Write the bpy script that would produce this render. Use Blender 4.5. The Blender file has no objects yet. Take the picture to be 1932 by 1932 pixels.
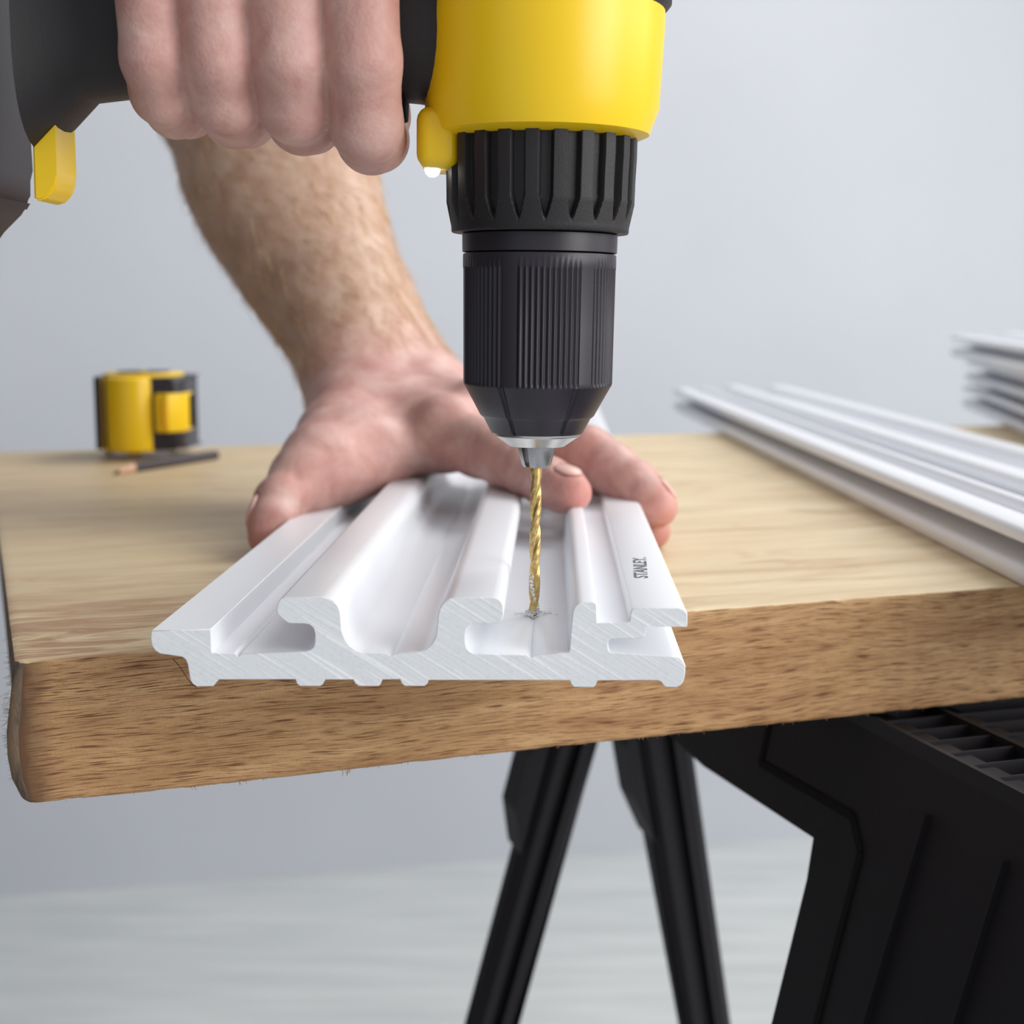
import bpy, bmesh, math, random
import numpy as np
from mathutils import Vector, Matrix, noise

random.seed(7)
C = bpy.context.scene
COL = C.collection

# ------------------------------------------------------------------ camera
F_PX, HC = 2700.0, 0.098
PITCH = math.atan((966 - 578) / F_PX)
cam_d = bpy.data.cameras.new('camera')
cam = bpy.data.objects.new('camera', cam_d)
COL.objects.link(cam)
cam.location = (0, 0, HC)
cam.rotation_euler = (math.pi / 2 - PITCH, 0, 0)
cam_d.sensor_width = 36.0
cam_d.lens = 36.0 * F_PX / 1932
cam_d.clip_start = 0.01
cam_d.dof.use_dof = True
cam_d.dof.focus_distance = 0.400
cam_d.dof.aperture_fstop = 13.0
C.camera = cam

# ------------------------------------------------------------------ world and lights
w = bpy.data.worlds.new('studio')
C.world = w
w.use_nodes = True
w.node_tree.nodes['Background'].inputs[0].default_value = (0.92, 0.955, 1.0, 1)
w.node_tree.nodes['Background'].inputs[1].default_value = 0.52


def area(name, loc, target, size, power, color):
    d = bpy.data.lights.new(name, 'AREA')
    d.shape = 'RECTANGLE'
    d.size, d.size_y = size
    d.energy = power
    d.color = color
    o = bpy.data.objects.new(name, d)
    COL.objects.link(o)
    o.location = loc
    o.rotation_euler = (Vector(target) - Vector(loc)).to_track_quat('-Z', 'Y').to_euler()
    return o


area('side_softbox', (1.75, 0.35, 0.85), (0.1, 0.7, 0.05), (2.3, 1.5), 26, (1.0, 0.985, 0.96))
area('front_softbox', (1.15, -0.40, 0.30), (0.15, 0.5, -0.05), (0.8, 0.8), 10.5, (1.0, 0.985, 0.96))
area('rear_softbox', (0.75, 1.45, 1.35), (0.05, 0.5, 0.0), (0.9, 0.7), 13, (1.0, 0.985, 0.96))

C.view_settings.view_transform = 'Standard'
C.view_settings.look = 'None'
C.view_settings.gamma = 1.0
C.view_settings.use_curve_mapping = False
C.view_settings.exposure = 0.13


# ------------------------------------------------------------------ helpers
def ray(px, py):
    u, v = (px - 966) / F_PX, (966 - py) / F_PX
    return Vector((u, math.cos(PITCH) + v * math.sin(PITCH), -math.sin(PITCH) + v * math.cos(PITCH)))


EYE = Vector((0, 0, HC))


def at_z(px, py, z=0.0):
    r = ray(px, py)
    return EYE + r * ((z - HC) / r.z)


def at_y(px, py, y):
    r = ray(px, py)
    return EYE + r * (y / r.y)


def at_d(px, py, d):
    return EYE + ray(px, py) * d


def tag(o, label=None, cat=None, group=None, kind=None):
    if label: o['label'] = label
    if cat: o['category'] = cat
    if group: o['group'] = group
    if kind: o['kind'] = kind
    return o


def empty(name, loc=(0, 0, 0), rz=0.0):
    o = bpy.data.objects.new(name, None)
    COL.objects.link(o)
    o.location = loc
    o.rotation_euler = (0, 0, rz)
    o.empty_display_size = 0.02
    return o


def link_mesh(name, me, mats, parent=None, smooth=False):
    o = bpy.data.objects.new(name, me)
    COL.objects.link(o)
    if not isinstance(mats, (list, tuple)): mats = [mats]
    for m in mats: me.materials.append(m)
    if smooth:
        me.shade_smooth()
    if parent: o.parent = parent
    return o


def obj(name, bm, mats, parent=None, smooth=False, angle=None):
    bmesh.ops.recalc_face_normals(bm, faces=bm.faces)
    me = bpy.data.meshes.new(name)
    bm.to_mesh(me)
    bm.free()
    o = link_mesh(name, me, mats, parent, smooth or angle is not None)
    if angle is not None:
        me.set_sharp_from_angle(angle=math.radians(angle))
    return o


def pydata(name, v, f, mats, parent=None, smooth=False, angle=None):
    bm = bmesh.new()
    vs = [bm.verts.new(p) for p in v]
    for q in f:
        try: bm.faces.new([vs[i] for i in q])
        except ValueError: pass
    return obj(name, bm, mats, parent, smooth, angle)


def add_box(bm, c, s, bevel=0.0, seg=2, rot=None):
    r = bmesh.ops.create_cube(bm, size=1.0)
    vs = r['verts']
    M = Matrix.Translation(c) @ (rot or Matrix.Identity(4)) @ Matrix.Diagonal((s[0], s[1], s[2], 1))
    bmesh.ops.transform(bm, matrix=M, verts=vs)
    if bevel:
        es = list({e for v in vs for e in v.link_edges})
        bmesh.ops.bevel(bm, geom=es, offset=bevel, segments=seg, profile=0.5, affect='EDGES')


def add_tube(bm, pts, radii, seg=10, closed=True):
    """tapered tube through pts"""
    n = len(pts)
    rings = []
    prev = None
    for i, p in enumerate(pts):
        p = Vector(p)
        t = (Vector(pts[min(i + 1, n - 1)]) - Vector(pts[max(i - 1, 0)])).normalized()
        if prev is None:
            a = t.orthogonal().normalized()
        else:
            a = (prev - t * prev.dot(t)).normalized()
        prev = a
        b = t.cross(a)
        r = radii[i] if isinstance(radii, (list, tuple)) else radii
        rings.append([bm.verts.new(p + (a * math.cos(k * 2 * math.pi / seg) + b * math.sin(k * 2 * math.pi / seg)) * r) for k in range(seg)])
    for i in range(n - 1):
        for k in range(seg):
            bm.faces.new((rings[i][k], rings[i][(k + 1) % seg], rings[i + 1][(k + 1) % seg], rings[i + 1][k]))
    if closed and seg > 2:
        bm.faces.new(rings[0][::-1])
        bm.faces.new(rings[-1])


def revolve(prof, seg=64, rfun=None, cap0=True, cap1=True):
    """prof = [(r, z)], rfun(phi, r, z) -> r"""
    bm = bmesh.new()
    rings = []
    for r, z in prof:
        ring = []
        for k in range(seg):
            ph = 2 * math.pi * k / seg
            rr = rfun(ph, r, z) if rfun else r
            ring.append(bm.verts.new((rr * math.cos(ph), rr * math.sin(ph), z)))
        rings.append(ring)
    for a, b in zip(rings, rings[1:]):
        for k in range(seg):
            bm.faces.new((a[k], a[(k + 1) % seg], b[(k + 1) % seg], b[k]))
    if cap0: bm.faces.new(rings[0][::-1])
    if cap1: bm.faces.new(rings[-1])
    return bm


def prism(bm, poly, d0, d1, to3=None):
    """closed polygon [(a, b)] extruded between d0 and d1; to3(a, b, d) -> point"""
    to3 = to3 or (lambda a, b, d: (a, b, d))
    A = [bm.verts.new(to3(a, b, d0)) for a, b in poly]
    B = [bm.verts.new(to3(a, b, d1)) for a, b in poly]
    n = len(poly)
    for i in range(n):
        bm.faces.new((A[i], A[(i + 1) % n], B[(i + 1) % n], B[i]))
    fa = bm.faces.new(A[::-1])
    fb = bm.faces.new(B)
    return fa, fb


# ------------------------------------------------------------------ materials
def srgb(r, g, b):
    f = lambda c: ((c / 255 + 0.055) / 1.055) ** 2.4 if c > 10 else c / 255 / 12.92
    return (f(r), f(g), f(b), 1)


class Mat:
    def __init__(s, name, color=(0.8, 0.8, 0.8, 1), rough=0.5, metal=0.0, spec=0.5):
        s.m = bpy.data.materials.new(name)
        s.m.use_nodes = True
        s.t = s.m.node_tree
        s.b = s.t.nodes['Principled BSDF']
        s.b.inputs['Base Color'].default_value = color
        s.b.inputs['Roughness'].default_value = rough
        s.b.inputs['Metallic'].default_value = metal
        s.b.inputs['Specular IOR Level'].default_value = spec
        s.co = None

    def n(s, kind, **kw):
        nd = s.t.nodes.new(kind)
        for k, v in kw.items():
            if k in nd.inputs: nd.inputs[k].default_value = v
            else: setattr(nd, k, v)
        return nd

    def l(s, a, b): s.t.links.new(a, b)

    def coords(s, scale=(1, 1, 1), rot=(0, 0, 0), loc=(0, 0, 0)):
        if not s.co: s.co = s.n('ShaderNodeTexCoord')
        mp = s.n('ShaderNodeMapping')
        mp.inputs['Scale'].default_value = scale
        mp.inputs['Rotation'].default_value = rot
        mp.inputs['Location'].default_value = loc
        s.l(s.co.outputs['Object'], mp.inputs['Vector'])
        return mp.outputs['Vector']

    def noise(s, vec, scale=5, detail=4, rough=0.5, dist=0.0):
        nd = s.n('ShaderNodeTexNoise')
        nd.inputs['Scale'].default_value = scale
        nd.inputs['Detail'].default_value = detail
        nd.inputs['Roughness'].default_value = rough
        nd.inputs['Distortion'].default_value = dist
        s.l(vec, nd.inputs['Vector'])
        return nd.outputs['Fac']

    def ramp(s, fac, stops):
        r = s.n('ShaderNodeValToRGB')
        el = r.color_ramp.elements
        while len(el) < len(stops): el.new(0.5)
        for e, (p, c) in zip(el, stops):
            e.position = p
            e.color = c if len(c) == 4 else (*c, 1)
        s.l(fac, r.inputs['Fac'])
        return r.outputs['Color']

    def mix(s, fac, a, b, mode='MIX'):
        m = s.n('ShaderNodeMix', data_type='RGBA', blend_type=mode)
        for i, v in ((0, fac), (6, a), (7, b)):
            if isinstance(v, (int, float, tuple)): m.inputs[i].default_value = v
            else: s.l(v, m.inputs[i])
        return m.outputs[2]

    def bump(s, h, strength=0.2, dist=0.001):
        b = s.n('ShaderNodeBump')
        b.inputs['Strength'].default_value = strength
        b.inputs['Distance'].default_value = dist
        s.l(h, b.inputs['Height'])
        if s.b.inputs['Normal'].is_linked:
            s.l(s.b.inputs['Normal'].links[0].from_socket, b.inputs['Normal'])
        s.l(b.outputs[0], s.b.inputs['Normal'])

    def col(s, c): s.l(c, s.b.inputs['Base Color'])


G1 = lambda v: (v, v, v, 1)

# wall paint
M_WALL = Mat('wall_paint', srgb(205, 208, 215), 0.9, spec=0.2)
M_WALL.col(M_WALL.ramp(M_WALL.noise(M_WALL.coords(), 3, 3), [(0.3, srgb(203, 206, 213)), (0.7, srgb(208, 211, 218))]))
M_WALL.bump(M_WALL.noise(M_WALL.coords(), 250, 3), 0.1, 0.0005)
M_FLOOR = Mat('floor_vinyl', srgb(214, 218, 218), 0.55)
M_FLOOR.col(M_FLOOR.ramp(M_FLOOR.noise(M_FLOOR.coords((1, 8, 1)), 4, 5), [(0.3, srgb(205, 209, 209)), (0.7, srgb(224, 227, 226))]))

# worktop: pale veneer on top
M_TOP = Mat('pale_veneer', rough=0.48, spec=0.35)
m = M_TOP
lng = m.noise(m.coords((1.2, 9, 9)), 7, 6, 0.6, 0.6)
base = m.ramp(lng, [(0.28, srgb(198, 170, 130)), (0.45, srgb(219, 197, 158)), (0.62, srgb(230, 211, 174)), (0.8, srgb(236, 221, 190))])
blot = m.noise(m.coords((2.2, 7, 7), loc=(0.3, 0.1, 0)), 5.0, 5, 0.6, 1.2)
base = m.mix(m.ramp(blot, [(0.54, G1(0)), (0.68, G1(0.55))]), base, srgb(172, 122, 80))
# worn, stained patch near the front left corner
gx = m.n('ShaderNodeSeparateXYZ'); m.l(m.coords(), gx.inputs[0])
def lin(mm, sock, a, b):
    r = mm.n('ShaderNodeMapRange', clamp=True)
    r.inputs[1].default_value = a; r.inputs[2].default_value = b
    mm.l(sock, r.inputs[0]); return r.outputs[0]
def mul(mm, a, b, op='MULTIPLY'):
    x = mm.n('ShaderNodeMath', operation=op)
    for i, v in enumerate((a, b)):
        if isinstance(v, (int, float)): x.inputs[i].default_value = v
        else: mm.l(v, x.inputs[i])
    return x.outputs[0]
near = mul(m, lin(m, gx.outputs[0], 0.26, 0.08), lin(m, gx.outputs[1], 0.15, 0.04))
st = m.noise(m.coords((3.6, 20, 1), rot=(0, 0, 0.06), loc=(0.9, 0.35, 0)), 4.0, 6, 0.62, 1.8)
base = m.mix(mul(m, near, m.ramp(st, [(0.44, G1(0)), (0.57, G1(1))])), base, srgb(158, 108, 72))
base = m.mix(mul(m, near, m.ramp(st, [(0.60, G1(0)), (0.68, G1(0.9))])), base, srgb(186, 172, 168))
leftdull = lin(m, gx.outputs[0], 0.34, 0.0)
base = m.mix(mul(m, leftdull, 0.38), base, srgb(178, 150, 112))
fine = m.noise(m.coords((10, 260, 10)), 6, 3, 0.6)
base = m.mix(m.ramp(fine, [(0.3, G1(0.22)), (0.5, G1(0))]), base, srgb(170, 134, 92))
m.col(base)
m.bump(fine, 0.12, 0.0004)

# worktop: coarse mahogany like edge
M_EDGE = Mat('coarse_edge_grain', rough=0.62, spec=0.25)
m = M_EDGE
warp = m.noise(m.coords((3, 3, 6)), 3.0, 2, 0.4)
wv = m.n('ShaderNodeVectorMath', operation='MULTIPLY_ADD')
cx = m.n('ShaderNodeCombineXYZ'); m.l(warp, cx.inputs[2])
m.l(cx.outputs[0], wv.inputs[0]); wv.inputs[1].default_value = (0, 0, 0.012)
m.l(m.coords(), wv.inputs[2])
def mapped(mm, sock, sc, loc=(0, 0, 0)):
    mp = mm.n('ShaderNodeMapping'); mp.inputs['Scale'].default_value = sc; mp.inputs['Location'].default_value = loc
    mm.l(sock, mp.inputs['Vector']); return mp.outputs['Vector']
broad = m.noise(mapped(m, wv.outputs[0], (5, 5, 42)), 2.2, 5, 0.6, 0.3)
base = m.ramp(broad, [(0.28, srgb(160, 120, 82)), (0.5, srgb(190, 150, 106)), (0.72, srgb(211, 174, 128))])
mid = m.noise(mapped(m, wv.outputs[0], (26, 26, 620)), 1.0, 3, 0.6)
base = m.mix(m.ramp(mid, [(0.3, G1(0.4)), (0.55, G1(0))]), base, srgb(142, 98, 64))
pore = m.noise(mapped(m, wv.outputs[0], (75, 75, 2600), (3, 0, 1)), 1.0, 2.0, 0.5)
pf = m.ramp(pore, [(0.55, G1(0)), (0.63, G1(0.9))])
base = m.mix(pf, base, srgb(98, 54, 32))
pore2 = m.noise(mapped(m, wv.outputs[0], (130, 130, 4200), (7, 2, 4)), 1.0, 1.0, 0.5)
base = m.mix(m.ramp(pore2, [(0.58, G1(0)), (0.68, G1(0.75))]), base, srgb(112, 66, 40))
grit = m.noise(m.coords(), 1600, 2, 0.6)
base = m.mix(m.ramp(grit, [(0.3, G1(0.25)), (0.5, G1(0))]), base, srgb(120, 80, 50))
sx = m.n('ShaderNodeSeparateXYZ'); m.l(m.coords(), sx.inputs[0])
corner = lin(m, mul(m, sx.outputs[0], mul(m, m.noise(m.coords(), 120, 4), 0.008), 'SUBTRACT'), 0.006, -0.002)
base = m.mix(mul(m, corner, 0.95), base, srgb(96, 68, 48))
m.col(base)
m.bump(pore, -0.3, 0.0004)
m.bump(grit, 0.15, 0.0003)

# worn, dirty end grain of the left end
M_ENDG = Mat('worn_end_grain', rough=0.85, spec=0.15)
m = M_ENDG
g = m.noise(m.coords((30, 30, 12)), 6, 6, 0.7, 0.5)
m.col(m.ramp(g, [(0.3, srgb(74, 64, 58)), (0.5, srgb(122, 106, 92)), (0.72, srgb(152, 120, 88))]))
m.bump(g, 0.8, 0.001)

# white PVC board
M_PVC = Mat('white_pvc', srgb(234, 236, 241), 0.3, spec=0.5)
m = M_PVC
m.b.inputs['Subsurface Weight'].default_value = 0.0
m.bump(m.noise(m.coords((500, 3, 500)), 1.0, 3), 0.05, 0.0003)
M_CUT = Mat('sawn_white_pvc', srgb(228, 230, 233), 0.6, spec=0.3)
m = M_CUT
v1 = m.n('ShaderNodeMapping'); m.l(m.coords(rot=(0, math.radians(-33), 0)), v1.inputs[0]); v1.inputs['Scale'].default_value = (28, 1, 1100); v1 = v1.outputs[0]
s1 = m.noise(v1, 1.0, 2, 0.4)
c1 = m.mix(m.ramp(s1, [(0.56, G1(0)), (0.66, G1(0.75))]), srgb(224, 227, 231), srgb(247, 248, 250))
s2 = m.noise(m.coords(), 900, 3)
c1 = m.mix(m.ramp(s2, [(0.3, G1(0.3)), (0.5, G1(0))]), c1, srgb(206, 209, 214))
m.col(c1)
m.bump(s1, 0.35, 0.0003)

M_BLACK = Mat('black_plastic', srgb(41, 37, 45), 0.40, spec=0.42)
M_BLACK.bump(M_BLACK.noise(M_BLACK.coords(), 1500, 2), 0.06, 0.0003)
M_BLACKR = Mat('coarse_black_plastic', srgb(31, 28, 31), 0.5, spec=0.42)
m = M_BLACKR
m.bump(m.noise(m.coords(), 2600, 3, 0.7), 0.35, 0.0004)
M_YEL = Mat('yellow_plastic', srgb(242, 200, 20), 0.35)
M_YEL.bump(M_YEL.noise(M_YEL.coords(), 900, 2), 0.05, 0.0003)
M_YELT = Mat('orange_yellow_plastic', srgb(238, 172, 16), 0.4)
M_YELT.bump(M_YELT.noise(M_YELT.coords(), 900, 2), 0.05, 0.0003)
M_STEEL = Mat('steel', srgb(205, 203, 200), 0.28, 1.0)
m = M_STEEL
m.bump(m.noise(m.coords((600, 600, 40)), 1.0, 2), 0.05, 0.0002)
M_STEELD = Mat('grey_jaw_steel', srgb(168, 168, 172), 0.38, 1.0)
M_STEELD.bump(M_STEELD.noise(M_STEELD.coords((900, 900, 60)), 1.0, 2), 0.1, 0.0002)
M_DARK = Mat('dark_gap', srgb(14, 13, 13), 0.8, spec=0.2)
M_DARK.bump(M_DARK.noise(M_DARK.coords(), 900, 2), 0.05, 0.0002)
M_GOLD = Mat('titanium_coated_steel', srgb(212, 178, 104), 0.38, 0.8)
m = M_GOLD
m.col(m.ramp(m.noise(m.coords(), 900, 3), [(0.35, srgb(188, 156, 92)), (0.65, srgb(214, 186, 124))]))
M_LED = Mat('lit_led', (1, 1, 1, 1), 0.3)
M_LED.b.inputs['Emission Color'].default_value = (1, 0.98, 0.9, 1)
M_LED.b.inputs['Emission Strength'].default_value = 6.0
M_HORSE = Mat('black_sawhorse_plastic', srgb(27, 24, 29), 0.6, spec=0.25)
M_HORSE.bump(M_HORSE.noise(M_HORSE.coords(), 700, 2), 0.1, 0.0003)
M_PENCIL = Mat('dark_grey_pencil_lacquer', srgb(70, 66, 72), 0.4)
M_PENCIL.bump(M_PENCIL.noise(M_PENCIL.coords(), 600, 2), 0.03, 0.0002)
M_PWOOD = Mat('pinkish_pencil_wood', srgb(226, 184, 156), 0.7)
M_PWOOD.bump(M_PWOOD.noise(M_PWOOD.coords((900, 900, 60)), 1.0, 2), 0.1, 0.0002)
M_CHIP = Mat('white_plastic_chip', srgb(245, 245, 246), 0.5)
M_CHIP.bump(M_CHIP.noise(M_CHIP.coords(), 3000, 2), 0.2, 0.0002)
M_INK = Mat('grey_print_ink', srgb(84, 86, 96), 0.6)
M_INK.col(M_INK.ramp(M_INK.noise(M_INK.coords(), 3000, 2), [(0.3, srgb(72, 74, 84)), (0.7, srgb(98, 100, 110))]))
M_FIB = Mat('wood_splinter', srgb(150, 112, 72), 0.7)
M_FIB.bump(M_FIB.noise(M_FIB.coords(), 900, 2), 0.1, 0.0002)
M_NAIL = Mat('fingernail', srgb(222, 176, 166), 0.33)
M_NAIL.bump(M_NAIL.noise(M_NAIL.coords((60, 900, 60)), 1.0, 2), 0.06, 0.0002)
M_HAIR = Mat('blond_arm_hair', srgb(206, 168, 116), 0.5)
M_HAIR.col(M_HAIR.ramp(M_HAIR.noise(M_HAIR.coords(), 300, 2), [(0.3, srgb(176, 132, 84)), (0.7, srgb(228, 198, 150))]))

M_SKIN = Mat('skin', rough=0.5, spec=0.4)
m = M_SKIN
att = m.n('ShaderNodeVertexColor', layer_name='redness')
sep = m.n('ShaderNodeSeparateColor'); m.l(att.outputs['Color'], sep.inputs[0])
mott = m.noise(m.coords(), 70, 4, 0.6, 0.4)
skin = m.ramp(mott, [(0.25, srgb(172, 134, 113)), (0.5, srgb(189, 156, 136)), (0.75, srgb(202, 174, 155))])
pink = m.ramp(mott, [(0.3, srgb(180, 128, 122)), (0.55, srgb(200, 156, 149)), (0.75, srgb(214, 180, 173))])
skin = m.mix(sep.outputs[0], skin, pink)
skin = m.mix(mul(m, sep.outputs[1], 0.55), skin, srgb(200, 112, 102))
m.col(skin)
m.b.inputs['Subsurface Weight'].default_value = 0.12
m.b.inputs['Subsurface Radius'].default_value = (1.0, 0.35, 0.2)
m.b.inputs['Subsurface Scale'].default_value = 0.004
vor = m.n('ShaderNodeTexVoronoi'); vor.inputs['Scale'].default_value = 900
m.l(m.coords(), vor.inputs['Vector'])
m.bump(vor.outputs['Distance'], 0.25, 0.0003)
m.bump(m.noise(m.coords((1, 1, 1)), 180, 4, 0.6), 0.35, 0.0008)

# ------------------------------------------------------------------ room
def plane_poly(name, pts, mat):
    v = [Vector(p) for p in pts]
    n = (v[1] - v[0]).cross(v[2] - v[0]).normalized() * 0.05
    vv = v + [p - n for p in v]
    k = len(v)
    f = [tuple(range(k)), tuple(range(2 * k - 1, k - 1, -1))] + [(i, (i + 1) % k, (i + 1) % k + k, i + k) for i in range(k)]
    o = pydata(name, vv, f, mat.m)
    return tag(o, kind='structure')


FZ = -0.76
plane_poly('floor', [(-4, -1.2, FZ), (5, -1.2, FZ), (5, 3.6, FZ), (-4, 3.6, FZ)], M_FLOOR)
pw0, pw1 = at_z(1100, 1590, FZ), at_z(1500, 1562, FZ)
dw = (pw1 - pw0).normalized()
a0, a1 = pw0 - dw * 4.0, pw0 + dw * 5.0
plane_poly('wall_back', [a1, a0, (a0.x, a0.y, 1.9), (a1.x, a1.y, 1.9)], M_WALL)

M_LEFT = Mat('dark_grey_light_block', srgb(70, 68, 70), 0.9, spec=0.2)  # for the added light blocker outside the view
M_LEFT.bump(M_LEFT.noise(M_LEFT.coords(), 200, 2), 0.1, 0.0005)
plane_poly('left_light_block', [(-1.55, -1.2, FZ), (-1.55, 2.25, FZ), (-1.55, 2.25, 1.9), (-1.55, -1.2, 1.9)], M_LEFT)  # unseen dark panel, added to cut the fill light from the left

# ------------------------------------------------------------------ worktop
N = at_z(27, 1249); N2 = at_z(1932, 1104)
FA, FB = at_z(0, 853), at_z(1820, 804)
nd = (N2 - N).normalized()
ang = math.atan2(nd.y, nd.x)
top = empty('worktop', (N.x, N.y, 0), ang)
tag(top, 'thick wooden slab worktop with pale top and worn brown grained edge', 'worktop')
toL = lambda p: Matrix.Rotation(-ang, 3, 'Z') @ (Vector(p) - N)
lp = toL(at_z(2.6, 1053)); SH = lp.x / lp.y
fa, fb = toL(FA), toL(FB)
depth_at = lambda x: fa.y + (fb.y - fa.y) * (x - fa.x) / (fb.x - fa.x)
TH = 0.0415
LEN = 1.35


def n3(x, y, z, s): return noise.noise(Vector((x * s, y * s, z * s)))


xs, x = [], 0.0
while x < LEN:
    xs.append(x)
    x += (0.00008 if x < 0.0004 else 0.0004) if x < 0.006 else (0.0016 if x < 0.34 else 0.03)
xs.append(LEN)
bm = bmesh.new()
rings = []
R = 0.0016
for x in xs:
    inset = 0.0
    RC = 0.0036
    if x < RC:
        inset = RC - math.sqrt(max(0, RC ** 2 - (RC - x) ** 2))
    yin, inset = inset, min(inset * 0.18, 0.0006)
    D = depth_at(x)
    prof = []
    # near top corner -> near bottom corner -> far bottom -> far top -> back
    chip = max(0, n3(x, 0, 0, 130)) * 0.0010 + max(0, n3(x, 3, 0, 420)) * 0.0006
    chipb = max(0, n3(x, 7, 0, 110)) * 0.0016 + max(0, n3(x, 9, 0, 600)) * 0.0012
    zt, zb = 0.0, -TH - n3(x, 0, 5, 9) * 0.0006
    yn = yin + n3(x, 0, 1, 12) * 0.0004
    for k in range(4):
        t = k / 3 * math.pi / 2
        rr = R * 0.45 + chip
        prof.append((yn + rr * (1 - math.sin(t)), zt - inset - rr * (1 - math.cos(t))))
    for k in range(1, 6):
        z = zt + (zb - zt) * k / 6
        prof.append((yn + n3(x, z, 2, 60) * 0.00012, z))
    for k in range(4):
        t = k / 3 * math.pi / 2
        rr = R * 0.6 + chipb
        prof.append((yn + rr * (1 - math.cos(t)), zb + inset + rr * (1 - math.sin(t))))
    prof.append((D - inset, zb + inset))
    prof.append((D - inset, zt - inset))
    for k in (0.75, 0.5, 0.25, 0.08):
        prof.append((D * k, zt - inset))
    wob = 0.0
    end = max(0, 1 - x / 0.012)
    rings.append([bm.verts.new((x + SH * y + end * (n3(0, y, z, 60) * 0.0012 + n3(0, y, z, 260) * 0.0006 + 0.0045 * max(0, (-z - .028) / .0135) ** 2 - 0.0030 * min(1, max(0, (-z - .002) / .02))), y, z)) for y, z in prof])
np_ = len(rings[0])
for a, b in zip(rings, rings[1:]):
    for k in range(np_):
        f = bm.faces.new((a[k], a[(k + 1) % np_], b[(k + 1) % np_], b[k]))
        f.smooth = False
cap = bm.faces.new(rings[0]); bm.faces.new(rings[-1][::-1])
bm.faces.ensure_lookup_table()
for f in bm.faces:
    f.normal_update()
bmesh.ops.recalc_face_normals(bm, faces=bm.faces)
for f in bm.faces:
    c = f.calc_center_median()
    if f.normal.z > 0.6: f.material_index = 0
    elif f.normal.x < -0.30 and c.x - SH * c.y < 0.02: f.material_index = 2
    else: f.material_index = 1
obj('slab', bm, [M_TOP.m, M_EDGE.m, M_ENDG.m], top)

# torn splinters and fuzz along the lower edge and the worn corner
bm = bmesh.new()
rnd = random.Random(3)
def fibre(p, L, r, down=(0, -0.15, -1), curl=1.0):
    d = Vector(down).normalized()
    pts, q = [], Vector(p)
    side = Vector((rnd.uniform(-1, 1), rnd.uniform(-.4, .2), rnd.uniform(-.3, .2)))
    for k in range(5):
        pts.append(q.copy())
        q += d * L / 4
        d = (d + side * 0.35 * curl).normalized()
    add_tube(bm, pts, [r, r, r * .8, r * .6, r * .25], 4)
for px, n, L in ((455, 5, .0030), (655, 5, .0032), (362, 3, .0026), (700, 2, .0016), (770, 2, .0015), (505, 2, .002), (827, 2, .001),
                 (1020, 2, .0012), (940, 2, .001), (240, 2, .0012), (560, 2, .001), (600, 2, .0008), (1550, 2, .001), (1230, 2, .0016)):
    for i in range(n):
        y = 1510 - 0.083 * (px - 78)
        p = toL(at_z(px + rnd.uniform(-7, 7), y - 6, -TH))
        fibre((p.x, 0.0006, -TH + 0.0010), L * rnd.uniform(.5, 1), 0.00016)
for i in range(120):
    z = -rnd.uniform(0.004, TH)
    y = abs(rnd.gauss(0, .025)) + 0.0005
    xr = 0.0036 - math.sqrt(max(0, 0.0036 ** 2 - max(0, 0.0036 - y) ** 2)) + 0.0045 * max(0, (-z - .028) / .0135) ** 2 - 0.0030 * min(1, max(0, (-z - .002) / .02))
    fibre((SH * y + xr + 0.0009, y, z), 0.0008 + rnd.uniform(.0008, .0022), 0.00006, (-1, rnd.uniform(-.6, .3), rnd.uniform(-1, .4)))
for i in range(160):
    x = rnd.uniform(0, 0.34)
    fibre((x, 0.0004, -TH + rnd.uniform(0.0, .0012)), rnd.uniform(.0004, .0011), 0.00007, (rnd.uniform(-.8, .8), -.5, -1))
o = obj('splinters', bm, M_FIB.m, top)
tag(o, kind='stuff')

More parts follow.
